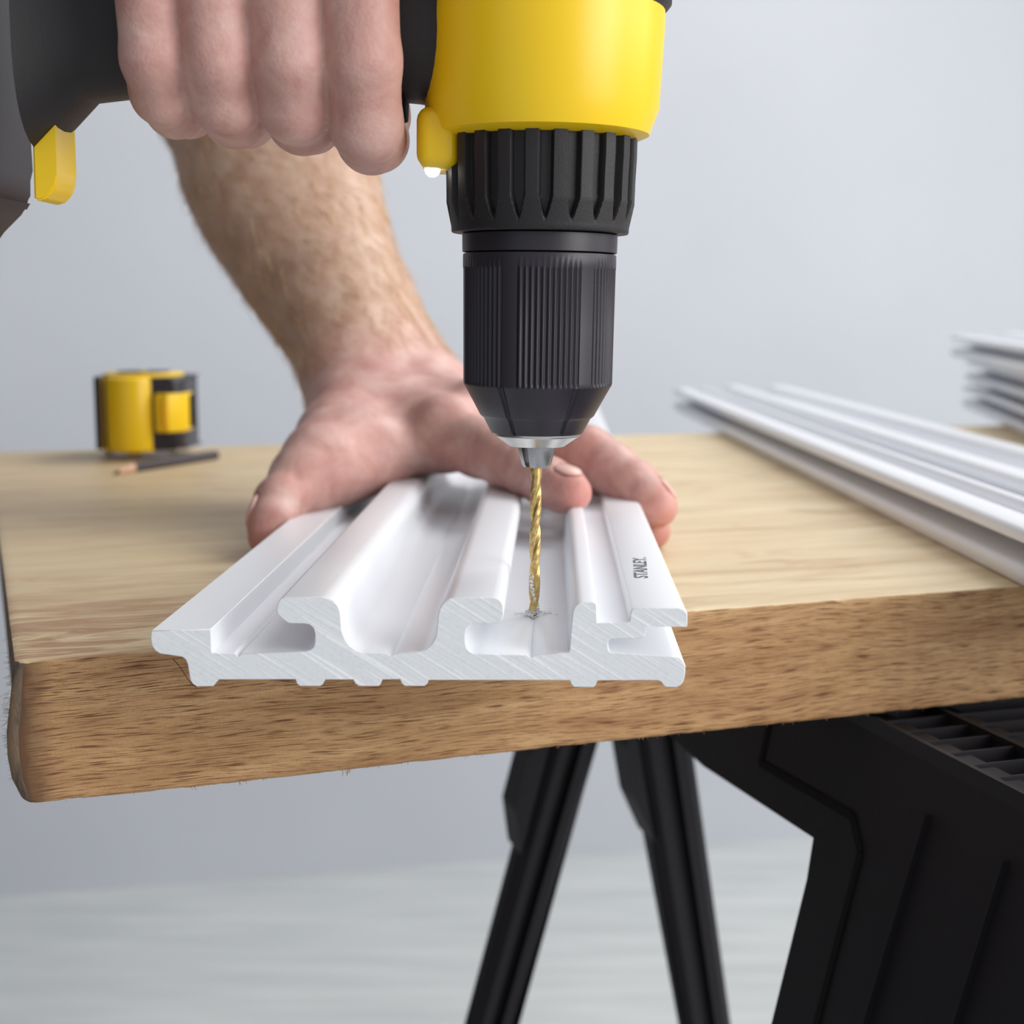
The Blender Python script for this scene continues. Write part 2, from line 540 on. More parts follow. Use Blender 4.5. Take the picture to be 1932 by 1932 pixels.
# ------------------------------------------------------------------ white extruded boards
YF = at_z(700, 1297, 0).y
PX = [(285.2, 1190.9), (398.3, 1188.1), (399.7, 1230), (402, 1232.8), (441.7, 1232.8), (450, 1240.7), (455.6, 1234.2), (575, 1230.5), (584, 1228), (591, 1222), (594, 1213),
      (594, 1196), (591, 1186), (584, 1180), (575, 1178), (545, 1177.5), (534, 1170), (523, 1159), (522, 1150), (524, 1139), (529, 1131), (537, 1128), (606, 1127), (618, 1128.5), (629, 1133.6), (636, 1141), (641.5, 1152),
      (643.5, 1168), (644.5, 1184), (647, 1197), (652, 1209), (660, 1219), (670, 1227), (680, 1231), (690, 1232.8), (726.7, 1232.8), (738, 1239.8), (749, 1234), (780, 1232), (792, 1230.5), (804, 1225.5), (812, 1219), (818, 1211),
      (823, 1200), (824.5, 1185), (826, 1165), (828, 1154), (832, 1145), (839, 1136), (849, 1130), (860, 1128.5), (928, 1128), (938, 1130), (945, 1134.5), (949, 1142), (950, 1152), (950, 1163), (947, 1171), (941, 1176.5), (934, 1177.5),
      (895, 1178), (886, 1180.5), (880.5, 1187), (878, 1197), (878, 1213), (880.5, 1223), (886, 1230), (893, 1233.5), (903, 1234.5), (992, 1236), (1002, 1243.6), (1012, 1236.5), (1073, 1230.8), (1074.6, 1224), (1077, 1190), (1080, 1160), (1082, 1151),
      (1086, 1143.5), (1093, 1138), (1100, 1136.9), (1117, 1136.9), (1123, 1138.5), (1126, 1143), (1126.7, 1175.3), (1183, 1175.3), (1188, 1172), (1190, 1156), (1192, 1150.5), (1197, 1148.2), (1284, 1148.2), (1291, 1151), (1296.7, 1158.5),
      (1296.7, 1183.8), (1219.8, 1183.8), (1217.5, 1198), (1214, 1203.5), (1207, 1205.7), (1156, 1206.6), (1150, 1208), (1147, 1213.7), (1147.5, 1226), (1150, 1230.5), (1156, 1232.2), (1269.6, 1239.3), (1282, 1241.5), (1289, 1248), (1293, 1257),
      (1292.5, 1272), (1290, 1285), (1285, 1293), (1277, 1298), (1257, 1298), (1252, 1295), (1246.8, 1287.7), (1240, 1285), (1127, 1284.9), (1124, 1293), (1120, 1297.7), (1083, 1297.7), (1078, 1293), (1074.6, 1284.9), (809, 1284),
      (806, 1291), (801, 1295.5), (764, 1295.7), (758, 1291), (754.7, 1283.2), (721, 1283.2), (718, 1292), (714, 1295.7), (677, 1295.7), (670, 1291), (666.7, 1283.7), (613.5, 1283.2), (609, 1292), (604, 1295.7), (566, 1295.7), (560, 1291),
      (557.6, 1283.2), (413, 1283.2), (408, 1288), (402.5, 1295.7), (372, 1296.6), (364, 1292), (359.2, 1285), (356.5, 1270), (354, 1255), (350.5, 1246), (344, 1240.7), (330, 1238.5), (302, 1234.5), (293, 1229), (286.5, 1219), (284.2, 1205)]
PROF = []
for px, py in PX:
    p = at_y(px, py, YF)
    PROF.append((p.x, p.z))
zmin = min(p[1] for p in PROF)
XMID = (PROF[0][0] + at_y(1296, 1200, YF).x) / 2
PROF = [(x - XMID, z - zmin) for x, z in PROF]        # centred profile, feet on z = 0


def make_board(name, origin, az, L, label, mirror=False, skew=0.0, group=None):
    """board from origin (centre of one end, feet height) running along azimuth az (from +y to +x)"""
    e = empty(name, origin, -az)
    tag(e, label, 'board', group)
    bm = bmesh.new()
    poly = [((-x if mirror else x), z) for x, z in PROF]
    ys = [0.0, L]
    A = [bm.verts.new((x, skew * x, z)) for x, z in poly]
    B = [bm.verts.new((x, L + skew * x, z)) for x, z in poly]
    n = len(poly)
    for i in range(n):
        f = bm.faces.new((A[i], A[(i + 1) % n], B[(i + 1) % n], B[i]))
        f.smooth = True
    fa_ = bm.faces.new(A[::-1]); fb_ = bm.faces.new(B)
    fa_.material_index = fb_.material_index = 1
    fa_.smooth = fb_.smooth = False
    o = obj('profile', bm, [M_PVC.m, M_CUT.m], e)
    o.data.set_sharp_from_angle(angle=math.radians(38))
    bv = o.modifiers.new('edge', 'BEVEL'); bv.width = 0.0002; bv.segments = 1; bv.limit_method = 'ANGLE'; bv.angle_limit = math.radians(70)
    return e


AZ1 = math.atan2(1045 - 966, F_PX * 1.0 / math.cos(PITCH))
board = make_board('plastic_board', (XMID, YF, 0), AZ1, 0.98,
                   'white grooved plastic board being drilled under the pressing hand', skew=math.tan(AZ1))
toB = lambda p: Matrix.Rotation(AZ1, 3, 'Z') @ (Vector(p) - Vector((XMID, YF, 0)))

# printed word on the right hand flange
zf = at_y(1240, 1148.2, YF).z - zmin
cu = bpy.data.curves.new('print', 'FONT')
cu.body = 'STANLEY.'
cu.size = 0.0056
cu.extrude = 0.00003
cu.offset = 0.00012
tmp = bpy.data.objects.new('tmp', cu)
COL.objects.link(tmp)
bpy.context.view_layer.update()
me = bpy.data.meshes.new_from_object(tmp.evaluated_get(bpy.context.evaluated_depsgraph_get()))
bpy.data.objects.remove(tmp)
pr = link_mesh('printed_lettering', me, M_INK.m, board)
tag(pr, 'grey printed lettering')
q0, q1 = toB(at_z(1222, 1091, zf)), toB(at_z(1218, 1052, zf))
xsn = [v.co.x for v in me.vertices]
sc = (q1 - q0).length / (max(xsn) - min(xsn))
pr.location = (q0.x, q0.y, zf + 0.00004)
pr.rotation_euler = (0, 0, math.atan2(q1.y - q0.y, q1.x - q0.x))
pr.scale = (sc, 1.0, 1.0)
# pencil tick at the drilling point
zc = zf * 0 + (at_y(1040, 1234, YF).z - zmin)
bm = bmesh.new()
for x0, x1 in ((972, 998), (1020, 1041)):
    a, b = toB(at_z(x0, 1157.5, zc)), toB(at_z(x1, 1158, zc))
    add_box(bm, ((a.x + b.x) / 2, (a.y + b.y) / 2, zc + 0.00012), (abs(b.x - a.x), 0.00022, 0.00005))
tag(obj('pencil_mark', bm, M_INK.m, board), 'thin pencil line at the hole')
# dark hair caught at the left foot of the board
bm = bmesh.new()
pts = [at_y(px, py, YF + 0.004) for px, py in ((326, 1243), (338, 1256), (346, 1268), (354, 1281), (364, 1292), (371, 1297))]
add_tube(bm, pts, 0.00009, 5)
tag(obj('stray_hair', bm, M_DARK.m), 'short dark stray hair hanging by the left foot of the drilled board', 'hair')

# board lying on the right, double lip to the left
def board_by_line(name, pl_far, pl_near, Lover, label, z=0.0, group=None, yfar=None, L=1.5):
    """left bottom edge passes through two points on the table plane"""
    a, b = Vector(pl_far), Vector(pl_near)
    az = math.atan2(a.x - b.x, a.y - b.y)
    hw = max(p[0] for p in PROF)
    d = Vector((math.sin(az), math.cos(az), 0)); r = Vector((math.cos(az), -math.sin(az), 0))
    far = a + d * Lover
    org = far - d * L + r * hw
    return make_board(name, (org.x, org.y, z), az, L, label, mirror=True, group=group)


board_by_line('plastic_board', at_z(1350, 815), at_z(1932, 1113), 0.235,
              'single white grooved plastic board lying across the right of the worktop', z=0.0, L=0.95)
SG = 'plastic boards stacked at the back right'
s_far, s_near = at_z(1815, 768), at_z(1932, 823)
for i, (dx, lo, lab) in enumerate(((0, 0.0, 'white plastic board at the bottom of the back right stack'),
                                   (0.006, 0.03, 'white plastic board in the middle of the back right stack'),
                                   (-0.012, 0.01, 'white plastic board on top of the back right stack'))):
    off = Vector((dx, 0, 0))
    board_by_line('plastic_board', s_far + off, s_near + off, lo, lab, z=0.0246 * i, group=SG, L=0.72)

# ------------------------------------------------------------------ drill
tip = at_z(1007.5, 1158, zc)
drill = empty('cordless_drill', (tip.x, tip.y, tip.z))
drill.rotation_euler = (0, math.radians(0.75), 0)
tag(drill, 'black and yellow cordless drill pointing straight down at the board', 'drill')


def zy(py):
    """height above the tip for image row py on the drill axis"""
    return at_y(1012, py, tip.y).z - tip.z


def rp(rpx, py): return rpx * at_y(1012, py, tip.y).y / F_PX * (ray(1012, py).length / ray(1012, py).y) * 0.995


# chuck sleeve with grouped ribs
def ribs(ph, r, z):
    if zlo < z < zhi:
        u = ((ph - math.radians(7)) / (math.pi / 3)) % 1.0
        if 0.10 < u < 0.90:
            return r - 0.00055 * (0.5 + 0.5 * math.cos(ph * 84))
        return r - 0.0001
    return r


zlo, zhi = zy(722), zy(506)
pr_ = [(rp(139, 722), zy(726)), (rp(140.5, 718), zy(721)), (rp(140.5, 717), zy(717)), (rp(141.5, 620), zy(620)), (rp(142.5, 510), zy(510)),
       (rp(143, 505), zy(505)), (rp(143, 483), zy(483)), (rp(142, 480), zy(480.5)), (rp(120, 480), zy(480.2))]
bm = revolve(pr_, 900, ribs, cap0=False)
obj('chuck_sleeve', bm, M_BLACK.m, drill, angle=50)


def cone_groove(ph, r, z):
    u = (ph / (math.pi / 3)) % 1.0
    d = min(u, 1 - u)
    if d < 0.045 and z > zy(812):
        return r - 0.0011 * (1 - (d / 0.045) ** 2)
    return r


prc = [(rp(60, 812), zy(817)), (rp(86, 812), zy(816)), (rp(89, 808), zy(811)), (rp(101, 786), zy(788)), (rp(105, 782), zy(785)), (rp(108, 780), zy(782)),
       (rp(122, 755), zy(756)), (rp(137, 727), zy(729)), (rp(139.5, 722), zy(724))]
bm = revolve(prc, 360, cone_groove)
obj('chuck_cone', bm, M_BLACK.m, drill, angle=40)
bm = revolve([(rp(118, 480), zy(481)), (rp(118, 478), zy(476))], 96)
obj('seam_ring', bm, M_DARK.m, drill, angle=40)
bm = revolve([(rp(140, 478), zy(478)), (rp(144, 478), zy(477)), (rp(144.5, 460), zy(460)), (rp(144.5, 444), zy(444)), (rp(142, 443), zy(442.5)), (rp(110, 443), zy(442.5))], 180)
obj('chuck_backing_ring', bm, M_BLACK.m, drill, angle=40)


def collar_fl(ph, r, z):
    t = (z - zy(425)) / (zy(380) - zy(425))
    if t <= 0: return r
    u = (ph / (2 * math.pi / 22) + 0.88) % 1.0
    w_ = 0.26 * min(1, t) ** 0.7
    d = abs(u - 0.5)
    if d < w_:
        return r - 0.0021 * min(1, (w_ - d) / 0.07) * min(1, t * 3)
    return r


pcl = [(rp(120, 441), zy(441)), (rp(163, 441), zy(441)), (rp(164.5, 438), zy(439)), (rp(165, 430), zy(430))]
for k in range(14):
    y = 425 - k * 4
    pcl.append((rp(165 + 9 * min(1, (430 - y) / 45), y), zy(y)))
pcl += [(rp(174.5, 340), zy(340)), (rp(176, 300), zy(300)), (rp(176, 262), zy(262)), (rp(170, 258), zy(258)), (rp(140, 258), zy(258))]
bm = revolve(pcl, 800, collar_fl)
obj('clutch_collar', bm, M_BLACKR.m, drill, angle=35)

bm = revolve([(rp(50, 841), zy(841)), (rp(53, 839), zy(840.5)), (rp(55, 838), zy(839)), (rp(80.5, 820), zy(821.5)), (rp(81, 819), zy(820)), (rp(81, 812), zy(812)), (rp(60, 812), zy(811))], 128)
obj('nose_ring', bm, M_STEEL.m, drill, angle=30)
# three jaws
for k in range(3):
    a = math.radians(-70 + 120 * k)
    bm = bmesh.new()
    hw = math.radians(49)
    lv = [(rp(37, 843), zy(832)), (rp(37, 843), zy(843)), (rp(27.5, 876), zy(876)), (rp(24, 880), zy(880.5))]
    rin = 0.0019
    rings = []
    for r, z in lv:
        ring = [bm.verts.new((r * math.cos(a + hw * (j / 6 * 2 - 1)), r * math.sin(a + hw * (j / 6 * 2 - 1)), z)) for j in range(7)]
        ring += [bm.verts.new((rin * math.cos(a + hw * .8), rin * math.sin(a + hw * .8), z)), bm.verts.new((rin * math.cos(a - hw * .8), rin * math.sin(a - hw * .8), z))]
        rings.append(ring)
    for p, q in zip(rings, rings[1:]):
        for j in range(9):
            bm.faces.new((p[j], p[(j + 1) % 9], q[(j + 1) % 9], q[j]))
    bm.faces.new(rings[0]); bm.faces.new(rings[-1][::-1])
    obj('jaw', bm, M_STEELD.m, drill, angle=35)

# motor housing above the collar
zt0 = zy(262)
hp = [(0.0262, zt0 - .0005), (0.030, zt0 + .001), (0.0325, zt0 + .008), (0.0335, zt0 + .03), (0.0335, zt0 + .09), (0.031, zt0 + .118), (0.022, zt0 + .126)]
bm = revolve(hp, 64)
obj('motor_housing', bm, M_YEL.m, drill, angle=40)
bm = revolve([(0.0336, zt0 + .034), (0.0352, zt0 + .036), (0.0352, zt0 + .06), (0.0336, zt0 + .062)], 64, cap0=False, cap1=False)
obj('housing_band', bm, M_BLACKR.m, drill, angle=40)
XH = lambda px, y=330: (px - 1017) * 0.0001535       # handle direction offsets in metres
zl = zy(330)
# chin with lamp
bm = bmesh.new()
add_box(bm, (-0.0282, 0, zl + 0.0088), (0.0120, 0.026, 0.0165), 0.0038, 4)
obj('lamp_chin', bm, M_YEL.m, drill, smooth=True)
bm = bmesh.new()
bmesh.ops.create_uvsphere(bm, u_segments=16, v_segments=10, radius=0.0022)
bmesh.ops.translate(bm, vec=(-0.0300, -0.006, zl + 0.0006), verts=bm.verts)
tag(obj('led_lamp', bm, M_LED.m, drill, smooth=True), 'lit white lamp')
# handle : rounded section swept from housing to foot
def superloft(name, sta, mat, e=2.6, seg=32, parent=drill):
    """stations (x, zc, hy, hz) along x"""
    bm = bmesh.new(); rings = []
    for x, zc_, hy, hz in sta:
        ring = []
        for k in range(seg):
            t = 2 * math.pi * k / seg
            c, s = math.cos(t), math.sin(t)
            ring.append(bm.verts.new((x, hy * math.copysign(abs(c) ** (2 / e), c), zc_ + hz * math.copysign(abs(s) ** (2 / e), s))))
        rings.append(ring)
    for a, b in zip(rings, rings[1:]):
        for k in range(seg): bm.faces.new((a[k], a[(k + 1) % seg], b[(k + 1) % seg], b[k]))
    bm.faces.new(rings[0]); bm.faces.new(rings[-1][::-1])
    return obj(name, bm, mat, parent, angle=45)


ZHc = zl + 0.040
superloft('handle', [(-0.022, ZHc + .004, .018, .027), (-0.034, ZHc + .002, .0175, .023), (-0.052, ZHc, .0165, .0195), (-0.08, ZHc - .001, .0165, .019), (-0.105, ZHc, .0165, .0195), (-0.125, ZHc, .018, .022), (-0.139, ZHc - .002, .024, .034)], M_BLACKR.m)
superloft('trigger', [(-0.0375, zl + .020, .0075, .006), (-0.047, zl + .0185, .008, .0075), (-0.058, zl + .0205, .0075, .006)], M_DARK.m)
# foot (yellow) and battery (black), corner points taken in the x-z plane of the tool
def zq(px, py, dy=0.034):
    p = at_y(px, py, tip.y + dy) - tip
    p = Matrix.Rotation(math.radians(-0.75), 3, 'Y') @ p
    return (p.x, p.z)
zn_ = lambda px, py: zq(px, py, -0.008)
bm = bmesh.new()
poly = [zn_(64, 378), zn_(80, 378), zn_(92, 370), zn_(105, 350), zn_(107, 322), (zn_(107, 322)[0], ZHc + .034), (zn_(64, 322)[0], ZHc + .038)]
prism(bm, poly, -0.008, 0.010, lambda a, b, d: (a, d, b))
bmesh.ops.bevel(bm, geom=[e for e in bm.edges], offset=0.0006, segments=2, affect='EDGES')
obj('foot', bm, M_YEL.m, drill, angle=40)
bm = bmesh.new()
x0 = zq(61, 390)[0]
poly = [zq(62, 322), zq(62, 385), zq(55, 397), zq(0, 450), zq(-40, 484), zq(-300, 484), zq(-330, 450), (zq(-330, 300)[0], ZHc + .05), (x0, ZHc + .05)]
prism(bm, poly, -0.034, 0.034, lambda a, b, d: (a, d, b))
bmesh.ops.bevel(bm, geom=[e for e in bm.edges], offset=0.0022, segments=3, affect='EDGES')
bt = obj('battery', bm, M_BLACK.m, drill, angle=40)
bm = bmesh.new()
for i in range(4):
    add_box(bm, (zq(15, 300)[0] - i * 0.009, -0.0342, zq(0, 300)[1]), (0.003, 0.002, 0.022), 0.0006, 1)
obj('battery_rib', bm, M_DARK.m, bt)

# ------------------------------------------------------------------ drill bit
bm = bmesh.new()
Rb = rp(11.0, 1000)
NS, NK = 30, 170
zA, zB = 0.0, zy(872)
pitch = (zy(1000) - zy(1150))
sec = []
for k in range(NS):
    t = 2 * math.pi * k / NS
    d1 = abs(((t + math.pi / 2) % math.pi) - math.pi / 2)      # distance from the two lands
    r = 1.0 if d1 < 0.72 else 1.0 - 0.50 * math.sin((d1 - 0.72) / (math.pi / 2 - 0.72) * math.pi / 2)
    if d1 < 0.17: r = 1.0
    elif d1 < 0.72: r = 0.955
    sec.append((t, r))
rings = []
for j in range(NK + 1):
    z = -0.0008 + (zB + 0.0008) * j / NK
    tw = 2 * math.pi * z / pitch + 0.6
    fl = 1.0
    zr = zy(925)
    if z > zr: fl = max(0.0, 1 - (z - zr) / (zy(888) - zr))
    tipf = min(1.0, 0.15 + (z + 0.0008) / 0.0012)
    rings.append([bm.verts.new((Rb * tipf * (1 - (1 - r) * fl) * math.cos(t + tw), Rb * tipf * (1 - (1 - r) * fl) * math.sin(t + tw), z)) for t, r in sec])
for a, b in zip(rings, rings[1:]):
    for k in range(NS): bm.faces.new((a[k], a[(k + 1) % NS], b[(k + 1) % NS], b[k]))
bm.faces.new(rings[0][::-1]); bm.faces.new(rings[-1])
bit = obj('drill_bit', bm, M_GOLD.m, angle=28)
bit.location = tip
bit.rotation_euler = (0, math.radians(0.75), 0)
tag(bit, 'thin gold coloured twist drill bit entering the white board', 'drill bit')

# plastic shavings at the hole and on the bit
bm = bmesh.new()
rnd = random.Random(11)
def flake(p, s):
    M = Matrix.Translation(p) @ Matrix.Rotation(rnd.uniform(0, 6.3), 4, Vector((rnd.gauss(0, 1), rnd.gauss(0, 1), rnd.gauss(0, 1))).normalized())
    pts = [M @ Vector((math.cos(t) * s * rnd.uniform(.5, 1.1), math.sin(t) * s * rnd.uniform(.3, .9), rnd.uniform(-.25, .25) * s)) for t in (0, 1.3, 2.4, 3.6, 5.0)]
    top_ = [bm.verts.new(q) for q in pts]
    bot_ = [bm.verts.new(q + (M.to_3x3() @ Vector((0, 0, -0.12 * s)))) for q in pts]
    bm.faces.new(top_); bm.faces.new(bot_[::-1])
    for k in range(5): bm.faces.new((top_[k], bot_[k], bot_[(k + 1) % 5], top_[(k + 1) % 5]))
for i in range(230):
    a, r = rnd.uniform(0, 6.3), abs(rnd.gauss(0, 0.0015))
    h = max(0, 0.0030 - r * 1.2) * rnd.random()
    flake(tip + Vector((math.cos(a) * (r + .0004), math.sin(a) * r - .0004, 0.0003 + h)), rnd.uniform(.00025, .0007))
for i in range(40):
    a, r = rnd.uniform(0, 6.3), rnd.uniform(.002, .012)
    flake(tip + Vector((math.cos(a) * r * .8, math.sin(a) * r, 0.0001)), rnd.uniform(.00006, .00018))
for i in range(95):
    z = zy(1078) + (zy(1132) - zy(1078)) * rnd.random()
    cx = (Rb * 0.9) * math.cos(2 * math.pi * z / pitch * 1.0 + 0.2)
    flake(tip + Vector((cx * rnd.uniform(.3, 1.0) + 0.012 * z, -Rb * rnd.uniform(.45, 1.05), z)), rnd.uniform(.0003, .0007))
for i in range(30):
    z = zy(985) + (zy(1030) - zy(985)) * rnd.random()
    flake(tip + Vector((rnd.uniform(-.4, 1) * Rb, -Rb * rnd.uniform(.6, 1.0), z)), rnd.uniform(.00008, .0002))
o = obj('plastic_shavings', bm, M_CHIP.m)
tag(o, 'white plastic shavings clinging to the drill bit and round the hole', 'shavings', kind='stuff')


# ------------------------------------------------------------------ skin surfaces: blended bones polygonised
def cone_sdf(P, a, b, ra, rb):
    a = np.array(a, dtype=np.float32); b = np.array(b, dtype=np.float32)
    ba = b - a
    h = np.clip(((P - a) @ ba) / max(1e-12, float(ba @ ba)), 0, 1)
    d = P - a - h[:, None] * ba
    return np.sqrt((d * d).sum(1)) - (ra + (rb - ra) * h)


def smin(a, b, k):
    h = np.clip(0.5 + 0.5 * (b - a) / k, 0, 1)
    return b * (1 - h) + a * h - k * h * (1 - h)


def ell_sdf(P, c, M, s):
    """c centre, M 3x3 rows = axes, s semi axes"""
    q = (P - np.array(c, dtype=np.float32)) @ np.array(M, dtype=np.float32).T
    s = np.array(s, dtype=np.float32)
    k0 = np.sqrt(((q / s) ** 2).sum(1)); k1 = np.sqrt(((q / (s * s)) ** 2).sum(1))
    return k0 * (k0 - 1) / np.maximum(k1, 1e-9)


def polygonise(fn, lo, hi, h):
    lo = np.array(lo, dtype=np.float32)
    n = np.ceil((np.array(hi) - lo) / h / 12).astype(int) * 12 + 1
    V = np.full(n, 1.0, dtype=np.float32)
    B = 12
    nb = (n - 1) // B
    gi = np.stack(np.meshgrid(*[np.arange(k) for k in nb], indexing='ij'), -1).reshape(-1, 3)
    cen = lo + (gi * B + B / 2) * h
    dc = fn(cen.astype(np.float32))
    keep = np.abs(dc) < (B * 0.5 * h) * 1.75 * 1.35
    ofs = np.stack(np.meshgrid(*[np.arange(B + 1)] * 3, indexing='ij'), -1).reshape(-1, 3)
    for g, d in zip(gi[~keep], dc[~keep]):
        if d < 0:
            s = g * B
            V[s[0]:s[0] + B + 1, s[1]:s[1] + B + 1, s[2]:s[2] + B + 1] = -1.0
    gk = gi[keep]
    for i in range(0, len(gk), 150):
        g = gk[i:i + 150]
        idx = (g[:, None, :] * B + ofs[None]).reshape(-1, 3)
        val = fn((lo + idx * h).astype(np.float32))
        V[idx[:, 0], idx[:, 1], idx[:, 2]] = val
    S = V < 0
    acc = np.zeros([k - 1 for k in n], dtype=np.uint8)
    for dx in (0, 1):
        for dy in (0, 1):
            for dz in (0, 1):
                acc += S[dx:n[0] - 1 + dx, dy:n[1] - 1 + dy, dz:n[2] - 1 + dz]
    act = (acc > 0) & (acc < 8)
    ids = np.full(act.shape, -1, dtype=np.int64)
    cells = np.argwhere(act)
    ids[act] = np.arange(len(cells))
    psum = np.zeros((len(cells), 3)); cnt = np.zeros(len(cells))
    cor = [(x, y, z) for x in (0, 1) for y in (0, 1) for z in (0, 1)]
    for a in cor:
        for ax in range(3):
            if a[ax]: continue
            b = list(a); b[ax] = 1
            va = V[cells[:, 0] + a[0], cells[:, 1] + a[1], cells[:, 2] + a[2]]
            vb = V[cells[:, 0] + b[0], cells[:, 1] + b[1], cells[:, 2] + b[2]]
            mk = (va < 0) != (vb < 0)
            t = np.where(mk, va / np.where(mk, va - vb, 1), 0)
            p = np.tile(np.array(a, dtype=float), (len(cells), 1))
            p[:, ax] = t
            psum[mk] += p[mk]; cnt[mk] += 1
    verts = lo + (cells + psum / cnt[:, None]) * h
    quads = []
    for ax in range(3):
        o1, o2 = [(1, 2), (2, 0), (0, 1)][ax]
        sl0 = [slice(None)] * 3; sl1 = [slice(None)] * 3
        sl0[ax] = slice(0, -1); sl1[ax] = slice(1, None)
        ch = S[tuple(sl0)] != S[tuple(sl1)]
        e = np.argwhere(ch)
        e = e[(e[:, o1] > 0) & (e[:, o2] > 0) & (e[:, o1] < n[o1] - 1) & (e[:, o2] < n[o2] - 1)]
        flip = S[e[:, 0], e[:, 1], e[:, 2]]
        def cid(d1, d2):
            q = e.copy(); q[:, o1] -= d1; q[:, o2] -= d2
            return ids[q[:, 0], q[:, 1], q[:, 2]]
        q = np.stack([cid(0, 0), cid(1, 0), cid(1, 1), cid(0, 1)], 1)
        q[~flip] = q[~flip][:, ::-1]
        quads.append(q)
    quads = np.concatenate(quads)
    quads = quads[(quads >= 0).all(1)]
    # snap to the surface once along the gradient
    for _ in range(2):
        P = verts.astype(np.float32); e = np.float32(h * 0.5)
        d = fn(P)
        g = np.stack([fn(P + np.array(v, dtype=np.float32) * e) - d for v in ((1, 0, 0), (0, 1, 0), (0, 0, 1))], 1) / e
        gl = np.maximum((g * g).sum(1), 0.2)
        verts = verts - np.clip(d, -h, h)[:, None] * g / gl[:, None] * 0.8
    return verts, quads, -1 if False else g


def skin_mesh(name, verts, quads, red, tipred, parent):
    me = bpy.data.meshes.new(name)
    me.vertices.add(len(verts)); me.vertices.foreach_set('co', verts.astype(np.float32).ravel())
    me.loops.add(len(quads) * 4); me.loops.foreach_set('vertex_index', quads.astype(np.int32).ravel())
    me.polygons.add(len(quads))
    me.polygons.foreach_set('loop_start', np.arange(0, len(quads) * 4, 4, dtype=np.int32))
    me.polygons.foreach_set('loop_total', np.full(len(quads), 4, dtype=np.int32))
    me.update(calc_edges=True)
    me.validate()
    ca = me.color_attributes.new('redness', 'FLOAT_COLOR', 'POINT')
    c = np.zeros((len(verts), 4), dtype=np.float32); c[:, 0] = red; c[:, 1] = tipred; c[:, 3] = 1
    ca.data.foreach_set('color', c.ravel())
    o = link_mesh(name, me, M_SKIN.m, parent, True)
    return o


def A3(t): return np.array([t.x, t.y, t.z], dtype=np.float32)


MM = 0.001
person = empty('person', (-0.25, 1.05, FZ))
tag(person, 'person with bare arms, left hand pressing the board, right hand gripping the drill', 'person')
pinv = Matrix.Translation((0.25, -1.05, -FZ))


def chain(spec):
    """[(px, py, depth_mm, r_mm)] -> [(point, r)]"""
    return [(A3(at_d(px, py, d * MM)), r * MM) for px, py, d, r in spec]


palm_l = []
def seg_l(L, *spec):
    c = chain(spec)
    for (a, ra), (b, rb) in zip(c, c[1:]): L.append((a, b, ra, rb))


# forearm (outline follows the broad side), wrist, back of the hand
seg_l(palm_l, (235, -330, 845, 50), (375, -60, 805, 51), (452, 130, 782, 50), (524, 322, 755, 46), (553, 400, 742, 41.5), (598, 500, 726, 35.5), (648, 600, 712, 29.5), (690, 690, 700, 26))
seg_l(palm_l, (632, 560, 700, 24), (666, 660, 688, 22), (672, 722, 680, 19.5), (668, 775, 664, 17.5))
seg_l(palm_l, (690, 600, 728, 25), (738, 690, 712, 21), (760, 740, 700, 19), (800, 765, 690, 17))
palm = []
seg_l(palm, (700, 700, 700, 22), (760, 790, 670, 20), (845, 815, 628, 14.5))
seg_l(palm, (730, 730, 700, 22), (800, 770, 680, 18), (905, 783, 646, 14))
seg_l(palm, (760, 740, 705, 20), (850, 775, 700, 16), (945, 795, 672, 13))
seg_l(palm, (770, 750, 710, 18), (860, 795, 715, 14), (950, 815, 698, 12))
seg_l(palm, (820, 820, 660, 14), (900, 835, 640, 13))
thumb_b = []
seg_l(thumb_b, (664, 782, 662, 18), (640, 830, 630, 16.5), (606, 872, 602, 14.2), (584, 898, 594, 12.6))
seg_l(thumb_b, (720, 800, 660, 18), (690, 850, 622, 14), (650, 884, 606, 13))
seg_l(thumb_b, (700, 866, 618, 11.5), (790, 842, 630, 11))
FING = {
    'thumb': [(650, 868, 612, 15.2), (604, 893, 598, 13.0), (566, 913, 588, 12.2), (528, 946, 576, 10.2), (512, 985, 568, 9.4), (506, 1012, 564, 8.0)],
    'index': [(850, 826, 622, 13.2), (905, 845, 606, 12.6), (952, 864, 590, 11.6), (998, 889, 574, 10.3), (1034, 910, 562, 9.8), (1062, 922, 553, 9.1), (1078, 930, 548, 7.8)],
    'middle': [(925, 795, 640, 13), (1020, 822, 618, 11.6), (1108, 857, 600, 11.8), (1155, 884, 592, 10.6), (1198, 915, 584, 9.9), (1224, 940, 578, 9.2), (1240, 957, 574, 8.2)],
    'ring': [(955, 803, 668, 12.5), (1040, 826, 655, 11), (1112, 862, 638, 10.8), (1180, 930, 610, 9.4), (1216, 978, 594, 8.6), (1231, 1002, 584, 7.4)],
    'little': [(955, 818, 698, 11), (1030, 836, 690, 9.5), (1075, 856, 680, 9.2), (1130, 895, 660, 8.2), (1160, 930, 645, 7.4)],
}
FCH = {k: chain(v) for k, v in FING.items()}
W = palm_l
creases = []   # small dents: (point, r, depth)
for k, (px, py, d, ln) in {'a': (590, 958, 588, 30), }.items():
    pass
# nails: centre on skin, finger direction, outward normal
def nail_frame(c, tdir, nrm):
    t = Vector(tdir).normalized(); nn = Vector(nrm); nn = (nn - t * nn.dot(t)).normalized()
    return t, t.cross(nn).normalized(), nn


